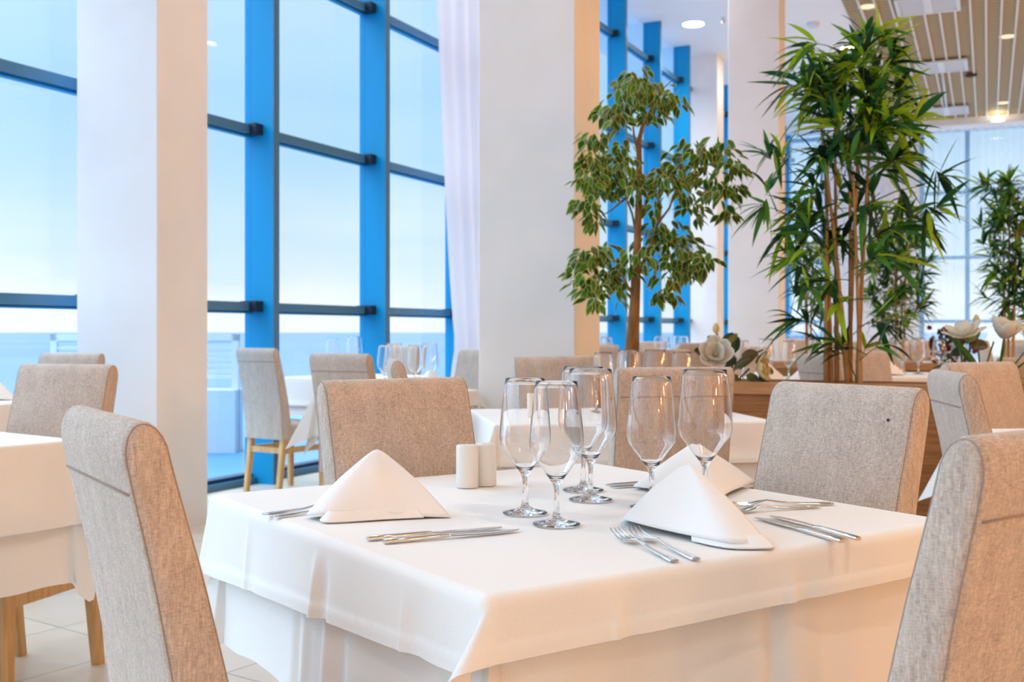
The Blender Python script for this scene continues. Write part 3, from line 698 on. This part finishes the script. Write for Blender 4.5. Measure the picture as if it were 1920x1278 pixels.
def make_ficus():
    R = random.Random(21); base = Vector((-1.474, 4.757, .781)); k = .002415
    W = lambda px, py, dz=0: base*1 - Vector((0,0,base.z)) + ACR*((px-1187)*k) + DEP*dz + Vector((0, 0, 1.06+(622-py)*k))
    e = empty('ficus_tree', base); tag(e, 'variegated ficus tree with braided trunk beside the white pillar', 'tree')
    lo = lambda v: v-base
    t = MB()
    t.tube([lo(W(1187, 735)), lo(W(1186, 660)), lo(W(1188, 600)), lo(W(1192, 540)), lo(W(1195, 450)), lo(W(1198, 360)), lo(W(1198, 265)), lo(W(1205, 230))], [.030, .030, .026, .021, .017, .015, .012, .006], 10)
    t.tube([lo(W(1181, 735, -.02)), lo(W(1179, 650, -.02)), lo(W(1186, 590, -.02)), lo(W(1186, 520))], [.020, .020, .015, .008], 8)
    t.build('trunk', M['bark'], e)
    brs = [[(1192, 520), (1215, 470), (1235, 415), (1240, 395)], [(1232, 420), (1255, 390), (1270, 345), (1290, 310), (1330, 290)], [(1195, 450), (1185, 400), (1170, 360), (1140, 330), (1110, 310)], [(1198, 300), (1188, 255), (1185, 210), (1175, 180)], [(1198, 265), (1215, 215), (1240, 170), (1262, 150)], [(1190, 560), (1165, 520), (1130, 495), (1100, 490)], [(1232, 450), (1262, 455), (1300, 470)], [(1240, 390), (1220, 350), (1210, 320)], [(1270, 345), (1310, 350), (1350, 370)], [(1175, 370), (1150, 390), (1120, 410)]]
    for q in brs:
        b = MB(); pts = [lo(W(x, y, R.uniform(-.06, .06) if i else 0)) for i, (x, y) in enumerate(q)]
        r0 = .012 if q[0] == (1192, 520) else .006
        b.tube(pts, [r0*(1-.75*i/(len(pts)-1)) for i in range(len(pts))], 6); b.build('branch', M['bark'], e)
    f = MB()
    cl = [(1185,165,38,26),(1160,200,38,26),(1215,180,38,26),(1245,160,34,22),(1268,180,28,20),(1232,205,28,14),(1150,235,24,16),(1185,150,24,12),(1135,215,22,12),(1165,270,30,12),(1180,290,28,10),
          (1110,262,26,16),(1105,300,28,18),(1098,340,30,22),(1125,330,36,26),(1160,325,38,22),(1150,285,26,10),(1095,390,22,16),(1110,415,18,10),(1130,360,30,16),(1180,350,30,14),
          (1215,330,36,18),(1240,345,34,14),(1225,375,28,10),(1270,310,40,24),(1305,300,38,24),(1340,280,30,16),(1355,320,26,16),(1362,360,22,16),(1370,395,16,10),(1320,345,40,24),(1285,345,36,18),(1300,390,30,12),(1335,375,30,14),(1290,275,28,8),
          (1100,480,34,24),(1078,500,18,10),(1135,470,36,20),(1095,530,28,18),(1130,525,36,22),(1165,505,38,22),(1160,545,32,12),(1190,480,30,12),(1110,560,18,8),
          (1225,455,36,16),(1260,440,38,22),(1295,455,38,22),(1315,490,28,16),(1275,490,34,20),(1245,510,32,16),(1230,425,26,10),(1290,510,22,10),(1265,545,18,7),(1240,550,16,6)]
    for x, y, r, n in cl:
        dz = R.uniform(-.22, .22) if x > 1115 else R.uniform(-.22, -.02)
        for _ in range(int(n*1.75)):
            o = rvec(R); o = o.normalized()*(R.random()**.5)*r
            p = lo(W(x+o.x, y+o.y*.8, dz + o.z*.0035))
            d = Vector((o.x*.012, R.uniform(-.5, .5), 0)); d = ACR*(o.x/r + R.uniform(-.5, .5)) + DEP*R.uniform(-.8, .8) + Vector((0,0,-.75 + R.uniform(-.5, .45)))
            n_ = Vector((0,0,1)) + ACR*R.uniform(-.7, .7) - DEP*R.uniform(-.2, 1.0)
            ficus_leaf(f, p, d, n_, R.uniform(.054, .082), R.uniform(.026, .036), R.choice((0, 0, 0, 2, 2, 3)))
    f.build('foliage', LEAF_F, e)
make_ficus()

def bamboo_leaf(m, p, d, n, ln, wd, mi, droop):
    d = d.normalized(); sd = d.cross(n)
    if sd.length < 1e-3: sd = d.orthogonal()
    sd.normalize(); b = len(m.v); K = ((0, .06), (.14, .66), (.32, 1.0), (.52, .96), (.74, .62), (.90, .26), (1.0, 0.02))
    for i, (u, w) in enumerate(K):
        c = p + d*ln*(u - .18*droop*u*u) + Vector((0, 0, -droop*ln*u*u*.9)); nn = sd.cross(d)
        m.v.extend([tuple(c - sd*wd*.5*w + nn*wd*.14*w), tuple(c), tuple(c + sd*wd*.5*w + nn*wd*.14*w)])
    for i in range(len(K)-1):
        for j in (0, 1):
            q = b+i*3+j; m.f.append((q, q+1, q+4, q+3)); m.m.append(mi)
def spray(f, tw, R, p, axis, n, ln, spread=.9, lime=.25, wd=.145):
    """fan of bamboo leaves at the end of a twig"""
    axis = axis.normalized()
    for i in range(n):
        a = i*2.4 + R.uniform(-.4, .4); u = axis.orthogonal().normalized(); v = axis.cross(u)
        d = axis + (u*math.cos(a) + v*math.sin(a))*spread*R.uniform(.5, 1.15) + Vector((0,0,-.08))
        mi = 2 if R.random() < lime else R.choice((0, 0, 1, 1, 3))
        bamboo_leaf(f, p - axis*R.uniform(0, .04), d, Vector((0,0,1)) + rvec(R, .35), ln*R.uniform(.65, 1.25), ln*wd*R.uniform(.8, 1.2), mi, R.uniform(.03, .5))
def make_bamboo(name, base, k, cx, culms, sprays, label, seed, ln=.185, planted=True):
    """culms: (px bottom, px top, py top); sprays: (px, py, radius px, count)"""
    R = random.Random(seed); bz = base[2]; B = Vector(base); e = empty(name, B)
    tag(e, label, 'plant')
    W = lambda px, py, dz=0: ACR*((px-cx)*k) + DEP*dz + Vector((0, 0, 1.06+(622-py)*k-bz))
    for i, (xa, xb, yt) in enumerate(culms):
        c = MB(); dz = R.uniform(-.06, .06); pts = []; rad = []; n = 14
        for j in range(n+1):
            t = j/n; p = W(xa+(xb-xa)*t**1.3, 0, dz); p.z = (1.06+(622-yt)*k-bz)*t; pts.append(p); rad.append(.0105*(1-.6*t)*(1.15 if j % 2 == 0 else 1))
        c.tube(pts, rad, 8); c.build('culm', M['culm'], e)
    f = MB(); tw = MB()
    for x, y, r, n in sprays:
        for _ in range(n):
            o = rvec(R).normalized()*(R.random()**.45); p = W(x+o.x*r, y-o.z*r*.8, R.uniform(-.12, .12) + o.y*r*k*.8)
            ax = ACR*(o.x + (x-cx)/260 + R.uniform(-.35, .35)) + DEP*(o.y*.8 + R.uniform(-.3, .3)) + Vector((0, 0, .35*o.z + .25 + R.uniform(-.25, .3)))
            q = p - ax.normalized()*R.uniform(.10, .16); q.z -= .03
            tw.tube([q, (q+p)/2 + Vector((0,0,.008)), p], [.0022, .0018, .0012], 4, caps=False)
            spray(f, tw, R, p, ax, R.randint(5, 8), ln, lime=.36 if y < 250 or R.random() < .2 else .18)
    o = len(f.v); f.v += tw.v; f.f += [tuple(i+o for i in q) for q in tw.f]; f.m += [4]*len(tw.f)
    f.build('foliage', LEAF_B + [M['stem']], e)
    return e, W
e, W = make_bamboo('bamboo_plant', (-.545, 4.755, .781), .00222, 1585,
    [(1548, 1552, 250), (1560, 1548, 300), (1572, 1568, 200), (1600, 1600, 140), (1610, 1640, 160), (1596, 1625, 90), (1604, 1590, 330), (1587, 1530, 180)],
    [(1618,75,26,4),(1650,95,34,5),(1600,110,34,5),(1570,140,40,6),(1540,110,26,3),(1520,85,14,2),(1640,140,44,7),(1670,125,30,4),(1500,140,34,5),(1520,175,34,4),(1560,185,44,6),(1610,190,46,8),(1660,190,36,5),(1590,235,48,8),(1640,240,44,8),(1560,255,40,5),(1690,245,34,5),(1670,285,34,5),(1610,280,44,7),(1550,300,40,3),(1530,280,24,2),(1650,320,30,2),
     (1520,355,40,3),(1570,350,40,2),(1500,390,30,2),(1650,360,44,3),(1690,395,40,3),(1620,380,30,2),(1540,400,44,3),(1500,430,34,3),(1530,455,40,3),(1580,440,34,2),(1640,430,40,3),(1700,420,34,2),(1500,490,34,3),(1545,510,36,3),(1620,490,36,2),(1670,470,36,3),(1500,540,26,2),(1510,600,26,2),(1550,640,18,2),(1580,655,12,2),(1640,645,16,2),(1560,570,22,2),(1650,590,22,2)],
    'tallest bamboo plant with tan canes growing from the walnut planter', 5)
def sprigs(e, W, lst, seed):
    R = random.Random(seed); f = MB(); tw = MB()
    for pts, n, up in lst:
        P = [W(x, y, R.uniform(-.05, .05)) for x, y in pts]; tw.tube(P, [.0034 - .0022*i/(len(P)-1) for i in range(len(P))], 5)
        ax = P[-1]-P[-2]
        spray(f, tw, R, P[-1], ax + Vector((0,0,up)), n, .165, .85, .3); 
        if n > 5: spray(f, tw, R, P[-1]*.7+P[-2]*.3, ax + Vector((0,0,up-.3)), n-3, .15, 1.0, .2)
    o = len(f.v); f.v += tw.v; f.f += [tuple(i+o for i in q) for q in tw.f]; f.m += [4]*len(tw.f)
    f.build('side_foliage', LEAF_B + [M['stem']], e)
sprigs(e, W, [([(1545,400),(1505,345),(1460,300),(1440,280)], 8, .1), ([(1475,305),(1465,285)], 6, .25), ([(1555,470),(1500,410),(1445,392),(1424,384)], 8, -.02), ([(1455,395),(1435,345)], 4, .3), ([(1605,390),(1670,360),(1730,345),(1765,325)], 7, .0), ([(1720,345),(1765,335)], 5, -.3), ([(1650,440),(1710,410),(1750,390)], 9, .0), ([(1690,430),(1740,425)], 6, -.2), ([(1640,420),(1680,370),(1700,365)], 6, -.3), ([(1540,520),(1490,470),(1465,440)], 6, -.2)], 77)
make_bamboo('bamboo_plant', (-.693, 9.68, .731), .00447, 1690, [(1684, 1680, 420), (1690, 1694, 400), (1697, 1704, 430), (1692, 1712, 450)],
    [(1690,430,26,9),(1660,460,28,11),(1720,455,26,11),(1690,490,30,15),(1650,505,26,11),(1735,500,24,9),(1670,540,30,13),(1715,540,28,13),(1640,550,20,8),(1680,580,28,11),(1730,575,22,9),(1650,600,24,8),(1700,610,20,8)], 'distant bamboo plant behind the right edge of the tallest bamboo', 8, .16)
make_bamboo('bamboo_plant', (-1.42, 9.66, .731), .0044, 1500, [(1497, 1496, 430), (1503, 1506, 450), (1494, 1488, 470)],
    [(1490,445,22,7),(1520,470,24,8),(1485,490,22,8),(1510,510,24,8),(1490,545,22,7),(1525,545,20,7),(1500,575,20,5)], 'distant bamboo plant behind the left edge of the tallest bamboo', 9, .16)
def pot(x, y, h, r, label):
    m = MB(); m.lathe([(0, 0), (r*.72, 0), (r*.78, .02), (r, h-.03), (r, h), (r-.02, h), (r-.03, h-.05), (0, h-.05)], 28, (x, y, 0))
    return tag(m.build('plant_pot', M['pot'], weld=.0001, sharp=40), label, 'pot')
pot(.116, 7.69, .5, .2, 'grey pot under the bamboo at the right frame edge')
make_bamboo('bamboo_plant', (.116, 7.69, .451), .00341, 1890, [(1884, 1880, 340), (1892, 1896, 330), (1900, 1912, 350), (1890, 1903, 380)],
    [(1880,350,20,7),(1905,340,30,8),(1858,345,12,4),(1890,385,34,12),(1865,420,26,8),(1905,430,34,13),(1880,465,30,12),(1915,480,28,10),(1865,500,20,7),(1895,520,32,12),(1880,560,26,8),(1910,560,26,8),(1900,600,20,5),(1930,400,30,10),(1940,520,30,8)], 'bamboo plant at the right frame edge in front of the sheer curtain', 12, .15)

# flowers
def petal(m, p, d, up, ln, wd, cup, mi):
    d = d.normalized(); sd = d.cross(up)
    if sd.length < 1e-3: sd = d.orthogonal()
    sd.normalize(); n = sd.cross(d); rows = []
    for i in range(7):
        u = i/6; w = wd*.5*(math.sin(PI*min(.97, .12+.80*u))**.8); c = p + d*ln*u*(1-.15*u) + n*(cup*ln*u*u)
        rows.append([c + sd*w*v + n*(.35*w*v*v) for v in (-1, -.5, 0, .5, 1)])
    m.grid(rows, mat=mi)
def broad_leaf(m, p, d, n_, ln, wd, mi): petal(m, p, d, n_, ln, wd, -.12, mi)
def flower(e, p, face, s, R, mats, cup=.35, np_=6, wr=.72):
    m = MB(); face = face.normalized(); u = face.orthogonal().normalized(); v = face.cross(u)
    for ring, (tilt, sc) in enumerate(((.35, 1.0), (.9, .8))):
        for i in range(np_ if ring == 0 else 3):
            a = 2*PI*i/(np_ if ring == 0 else 3) + ring*.5 + R.uniform(-.15, .15)
            d = (u*math.cos(a)+v*math.sin(a)) + face*tilt*R.uniform(.7, 1.3)
            petal(m, p, d, face, s*sc*R.uniform(.9, 1.1), s*wr, cup, 0)
    o = m.build('flower', mats, e)
    c = MB(); c.tube([p, p+face*s*.3], [s*.08, s*.05], 8); c.build('stamen', PETALY, o)
    sm = o.modifiers.new('t', 'SOLIDIFY'); sm.thickness = .0012
def make_magnolia():
    R = random.Random(4); B = Vector((-1.02, 4.72, .781)); e = empty('magnolia_arrangement', B); tag(e, 'arrangement of white magnolia blooms and dark leaves left of the bamboo', 'flowers')
    k = .00231; W = lambda px, py, dz=0: ACR*((px-1371)*k) + DEP*(dz-.05) + Vector((0,0,1.06+(622-py)*k-.781))
    flower(e, W(1330, 665, -.08), -DEP*1 + ACR*-.1 + Vector((0,0,.35)), .105, R, PETAL)
    flower(e, W(1405, 690, -.08), -DEP*.5 + ACR*.8 + Vector((0,0,.1)), .078, R, PETALY)
    b = MB(); b.lathe([(0, -.01), (.012, 0), (.016, .015), (.010, .032), (0, .04)], 12, W(1338, 622)); b.build('bud', PETALY, e)
    st = MB()
    for q in ([(1357, 735), (1345, 700), (1332, 668)], [(1357, 735), (1350, 670), (1340, 625)], [(1362, 735), (1385, 705), (1400, 690)], [(1360, 735), (1375, 680), (1425, 655)], [(1357,735),(1368,690),(1372,640)]): st.tube([W(*p) for p in q], .004, 6)
    st.build('stem', M['stem'], e)
    f = MB()
    for x, y, dx, dy, ln, wd, mi in ((1345,655,-22,32,.085,.035,1),(1350,650,30,40,.09,.05,0),(1360,660,26,38,.10,.075,0),(1310,665,-16,12,.05,.05,0),(1355,645,22,26,.06,.025,1),(1370,690,30,26,.10,.06,2),(1380,690,34,30,.12,.035,1),(1368,640,8,20,.05,.025,1),(1372,700,-8,-36,.09,.045,1),(1360,695,-12,-30,.08,.05,0),(1395,700,20,-26,.075,.05,1),(1415,700,14,-24,.07,.05,0),(1340,690,-26,-16,.08,.05,0),(1385,670,26,10,.08,.055,2),(1345,685,16,10,.10,.06,0),(1410,680,22,30,.08,.025,1),(1420,690,24,-8,.06,.04,1),(1405,720,18,-6,.05,.04,0)):
        broad_leaf(f, W(x, y, R.uniform(-.05, .06)), ACR*dx + Vector((0,0,dy)) + DEP*R.uniform(-18, 8), -DEP + Vector((0,0,.5)) + rvec(R, .3), ln, wd, mi)
    o = f.build('foliage', LEAF_M, e); s = o.modifiers.new('t', 'SOLIDIFY'); s.thickness = .001
make_magnolia()
def make_lilies():
    R = random.Random(14); B = Vector((.0, 4.75, .781)); e = empty('lily_arrangement', B); tag(e, 'arrangement of white open blooms on green stems at the right frame edge', 'flowers')
    k = .00216; W = lambda px, py, dz=0: ACR*((px-1848)*k) + DEP*(dz) + Vector((0,0,1.06+(622-py)*k-.781))
    flower(e, W(1792, 632, -.06), -DEP*.35 + Vector((0,0,1)) - ACR*.25, .105, R, PETAL, .12, 7, .42)
    flower(e, W(1862, 634, -.06), -DEP*.25 + Vector((0,0,1)) + ACR*.2, .105, R, PETAL, .5, 6, .6)
    flower(e, W(1922, 650, -.06), -DEP*.3 + Vector((0,0,1)), .100, R, PETAL, .5, 6, .6)
    b = MB(); b.lathe([(0, -.01), (.010, 0), (.013, .015), (.008, .03), (0, .036)], 12, W(1826, 606)); b.build('bud', PETALY, e)
    st = MB()
    for q in ([(1832, 730), (1800, 680), (1792, 636)], [(1830, 730), (1845, 680), (1858, 640)], [(1860, 730), (1890, 690), (1918, 655)], [(1820,730),(1800,680),(1795,650)], [(1836,730),(1830,660),(1827,610)]): st.tube([W(*p) for p in q], .0035, 6)
    st.build('stem', M['stem'], e)
    f = MB()
    for q, w in (([(1834, 700), (1815, 665), (1775, 630)], .03), ([(1868, 690), (1876, 660), (1876, 630)], .03), ([(1745, 690), (1770, 676), (1800, 690)], .018), ([(1880, 700), (1905, 690), (1935, 660)], .025)):
        rows = []
        for i in range(13):
            t = i/12; a = W(*q[0])*(1-t)**2 + W(*q[1])*2*t*(1-t) + W(*q[2])*t*t; h = w*.5*math.sin(PI*min(.98, .1+.85*t)); rows.append([a - Vector((0,0,h*.8)) - ACR*h*.6, a - DEP*.004, a + Vector((0,0,h*.8)) + ACR*h*.6])
        f.grid(rows)
    o = f.build('strap_leaf', GREENB, e); s = o.modifiers.new('t', 'SOLIDIFY'); s.thickness = .001
    g = MB()
    for x, y, dx, dy, ln, wd, mi in ((1820,640,18,22,.09,.05,1),(1815,645,-18,16,.07,.04,0),(1825,650,22,4,.09,.05,2),(1818,655,-20,-6,.07,.04,0)):
        broad_leaf(g, W(x, y, .06), ACR*dx + Vector((0,0,dy)), -DEP + Vector((0,0,.5)), ln, wd, mi)
    o = g.build('foliage', LEAF_M, e); s = o.modifiers.new('t', 'SOLIDIFY'); s.thickness = .001
make_lilies()
def make_red():
    R = random.Random(44); B = Vector((-.28, 9.68, .731)); e = empty('red_leaved_plant', B); tag(e, 'small dark crimson plant below the sheer curtain, right of the far bamboo', 'plant')
    f = MB()
    for _ in range(120):
        p = Vector((max(-.16, min(.16, R.gauss(0, .08))), max(-.09, min(.09, R.gauss(0, .05))), R.uniform(.08, .36))); broad_leaf(f, p, rvec(R)+Vector((0,0,.2)), -DEP+rvec(R, .5), R.uniform(.05, .07), .04, 0 if R.random() < .5 else 1)
    f.build('foliage', [REDL, LEAF_M[0]], e)
    s = MB(); s.tube([(0,0,0),(.01,0,.2),(0,.01,.36)], .006, 6); s.build('stem', M['stem'], e)
make_red()

# ------------------------------------------------------------------ curtains
def curtain(name, P, cols, rows, amp, waves, m, label, seed=1):
    """P(s,t) -> point on the mean sheet, folded along its normal"""
    R = random.Random(seed); ph = R.uniform(0, 6); g = []
    for j in range(rows+1):
        t = j/rows; r = []
        for i in range(cols+1):
            s = i/cols; p, n = P(s, t); a = math.sin(2*PI*waves*s + ph + .6*math.sin(5*s+ph)) + .35*math.sin(2*PI*waves*2.3*s+1.3+.5*t)
            r.append(p + n*amp*a)
        g.append(r)
    mb = MB(); mb.grid(g); o = mb.build(name, m); return tag(o, label, 'curtain')
def P1(s, t):     # tied-back drape beside the pillar: gathered towards the tie at 1 m height
    z = HC-.03 - (HC-.13)*t; h = max(0, (z-.95)/(HC-.95)) if z > .95 else max(0, (.95-z)/.95)*.35
    g = h**.7
    ya = 8.50 - .45*g; yb_ = 9.9 + .1*g
    y = ya + (yb_-ya)*s
    return Vector((fx(y)+.50, y, z)), Vector((1, -.03, 0))
curtain('curtain', P1, 120, 40, .045, 6, M['drape'], 'white gathered drape hanging beside the white pillar', 2)
def P2(s, t): return Vector((-4.05 + (XR-.1+4.05)*s, Y1-.22, HC-.12-(HC-.15)*t)), Vector((0, 1, 0))
curtain('curtain', P2, 900, 4, .045, 62, M['sheer'], 'sheer white curtain across the far end windows', 3)

# ------------------------------------------------------------------ far tables and chairs
FAR = [(-3.1, 8.9, 20), (-3.0, 11.0, 35), (-1.0, 12.0, 20), (-3.2, 14.2, 15), (.9, 11.6, 30), (-1.1, 15.2, 25), (.6, 15.5, 20), (-2.9, 17.2, 25), (2.4, 9.0, 20)]
names = ['beyond the pillar with the ficus', 'in line with the ficus trunk', 'near the third pillar', 'along the far blue windows', 'at far right beyond the lilies', 'deep in the room behind the bamboo', 'deep in the room behind the lilies', 'near the last window pillar', 'far right behind the orange-lit chair']
for i, ((x, y, d), nm) in enumerate(zip(FAR, names)):
    std_table(x, y, d, .9, .9, nm, .2, .265, 30+i)
    for j in range(4):
        a = math.radians(d + 90*j); off = .72
        ch(x + off*math.cos(a), y + off*math.sin(a), d + 90*j + 180, 'linen chair at the white-clothed table ' + nm, 'chairs at the table ' + nm)
    for j in range(4):
        a = math.radians(d+45+90*j); glass('large', x+.14*math.cos(a), y+.14*math.sin(a), 'wine glass on the white-clothed table ' + nm, 'wine glasses on the table ' + nm, sc=1.1)
    small_napkin(x+.25*math.cos(math.radians(d-90)), y+.25*math.sin(math.radians(d-90)), d, 'folded napkin on the white-clothed table ' + nm, 'napkins on far tables')
ch(-1.80, 6.35, -60, 'orange-lit linen chair behind the glasses and the ficus trunk', GF)
ch(-.66, 6.21, -58, 'orange-lit linen chair right of the bamboo canes, beyond the planter', GF)
ch(-1.61, 7.96, -60, 'linen chair across the table left of the bamboo stems', GF)
ch(-.80, 9.27, -62, 'orange-lit linen chair left of the lone folded napkin', GF)

# ------------------------------------------------------------------ ceiling fixtures
def downlight(x, y, r, m, label, power, color, z=HC, group='recessed ceiling lights', fit=True):
    e = empty('downlight', (x, y, z)); tag(e, label, 'light', group)
    b = MB(); b.lathe([(r, -.002), (r+.02, -.010), (r+.025, -.008), (r+.025, .0), (r, .0)], 28); b.build('trim_ring', M['white_paint'], e)
    b = MB(); b.lathe([(0, -.006), (r, -.006), (r, -.001), (0, -.001)], 28); b.build('lens', m, e)
    if power:
        l = bpy.data.lights.new('downlight_bulb', 'SPOT'); l.energy = power; l.color = color; l.shadow_soft_size = r; l.spot_size = math.radians(150); l.spot_blend = .9
        o = bpy.data.objects.new('bulb', l); COL.objects.link(o); o.parent = e; o.location = (0, 0, -.05)
WARM = (1.0, .64, .32); SOFT = (1.0, .95, .86)
PW = 125
for x, y, lb in ((-3.866, 15.37, 'round recessed light in the white ceiling near the windows'), (-3.45, 17.3, 'round recessed light in the white ceiling beside the third pillar'), (-1.956, 17.64, 'round recessed light in the white ceiling behind the bamboo top'), (.175, 23.9, 'bright recessed light at the curtain pelmet')):
    downlight(x, y, .12 if y > 20 else .15, M['lamp'], lb, 25 if y > 17.2 else PW, SOFT, z=HC-.17 if y > 20 else HC)
for x, y, lb in ((-1.49, 15.40, 'amber recessed light at the top left of the slatted ceiling'), (.26, 17.78, 'amber recessed light at right in the slatted ceiling, nearer of two'), (.26, 22.9, 'amber recessed light at right in the slatted ceiling, farther of two')):
    downlight(x, y, .10, M['lamp_o'], lb, PW, WARM, z=HC-.02)
for y in (-3.0, 1.0, 5.0, 9.0, 13.0, 17.0, 21.0):
    for x in (1.6, 4.4):
        downlight(x, y, .13, M['lamp'], 'warm recessed light in the slatted ceiling above the dining room', PW*(1.05 if x < 2 else .4), SOFT, z=HC-.02, group='recessed lights above the dining room')
for y in (-2.0, 1.5, 5.0, 8.5, 12.0):
    downlight(-3.2, y, .13, M['lamp'], 'recessed light in the white ceiling along the windows', PW*.6, SOFT, group='recessed lights along the windows')
def added_wall_lamp(y):  # unseen lamps, added to throw warm light sideways from the right
    e = empty('added_wall_lamp', (XR-.005, y, 1.85)); tag(e, 'unseen amber wall lamp added for warm light from the right', 'lamp', 'added warm fill lamps')
    b = MB(); b.box(-.02, -.06, -.10, 0, .06, .10); b.box(-.09, -.012, -.012, -.02, .012, .012); b.build('bracket', M['steel'], e, smooth=False)
    b = MB(); b.lathe([(.07, -.12), (.10, .12), (.097, .12), (.067, -.12)], 28, (-.17, 0, 0), close=True); b.build('shade', M['lamp_o'], e)
    l = bpy.data.lights.new('added_wall_bulb', 'POINT'); l.energy = FILL_PW; l.color = (1.0, .56, .19); l.shadow_soft_size = .1
    o = bpy.data.objects.new('bulb', l); COL.objects.link(o); o.parent = e; o.location = (-.17, 0, .2)
FILL_PW = 105
for y in (-3.5, -1.0, 1.5, 4.0, 6.5, 9.0, 12.0, 15.0): added_wall_lamp(y)
def vent(x, y, label):
    e = empty('ceiling_vent', (x, y, HC-.05)); tag(e, label, 'vent', 'white slot diffusers')
    b = MB(); b.box(-.40, -.40, -.03, .40, -.35, 0); b.box(-.40, .35, -.03, .40, .40, 0); b.box(-.40, -.35, -.03, -.35, .35, 0); b.box(.35, -.35, -.03, .40, .35, 0); b.build('frame', M['vent'], e, smooth=False)
    b = MB()
    for q in range(12):
        for sx in (-1, 1): b.box(*((-.33, -.335+.057*q, -.024, -.05, -.305+.057*q, -.008) if sx < 0 else (.05, -.335+.057*q, -.024, .33, -.305+.057*q, -.008)))
    b.box(-.35, -.35, -.006, .35, .35, 0); b.box(-.05, -.35, -.028, .05, .35, -.005); b.build('louvre', M['vent'], e, smooth=False)
vent(-.738, 15.5, 'white slot diffuser cut by the top of the frame')
vent(-.704, 19.2, 'white slot diffuser in the middle of the slatted ceiling')
vent(-.751, 23.1, 'white slot diffuser at the far end of the slatted ceiling')

def small_fixture(name, x, y, z, r, h, m, label, cat):
    b = MB(); b.lathe([(0, -h), (r*.7, -h), (r, -h*.6), (r, 0), (0, 0)], 24); o = b.build(name, m, sharp=40); o.location = (x, y, z); tag(o, label, cat)
small_fixture('smoke_detector', -2.29, 16.0, HC, .09, .06, M['vent'], 'round smoke detector on the white ceiling above the bamboo', 'detector')
small_fixture('ceiling_sprinkler', -3.4, 15.2, HC, .03, .09, M['steel'], 'small sprinkler head on the white ceiling beside a recessed light', 'sprinkler')
small_fixture('ceiling_speaker', -.27, 20.06, HC-.05, .10, .03, M['soil'], 'small dark ceiling speaker between the white strips', 'speaker')

b = MB(); b.tube([(-.70, 19.62, HC-.075), (-.72, 21.2, HC-.075), (-.74, 22.66, HC-.075)], .022, 8)
tag(b.build('ceiling_conduit', M['vent']), 'white conduit pipe running between two ceiling diffusers', 'pipe')
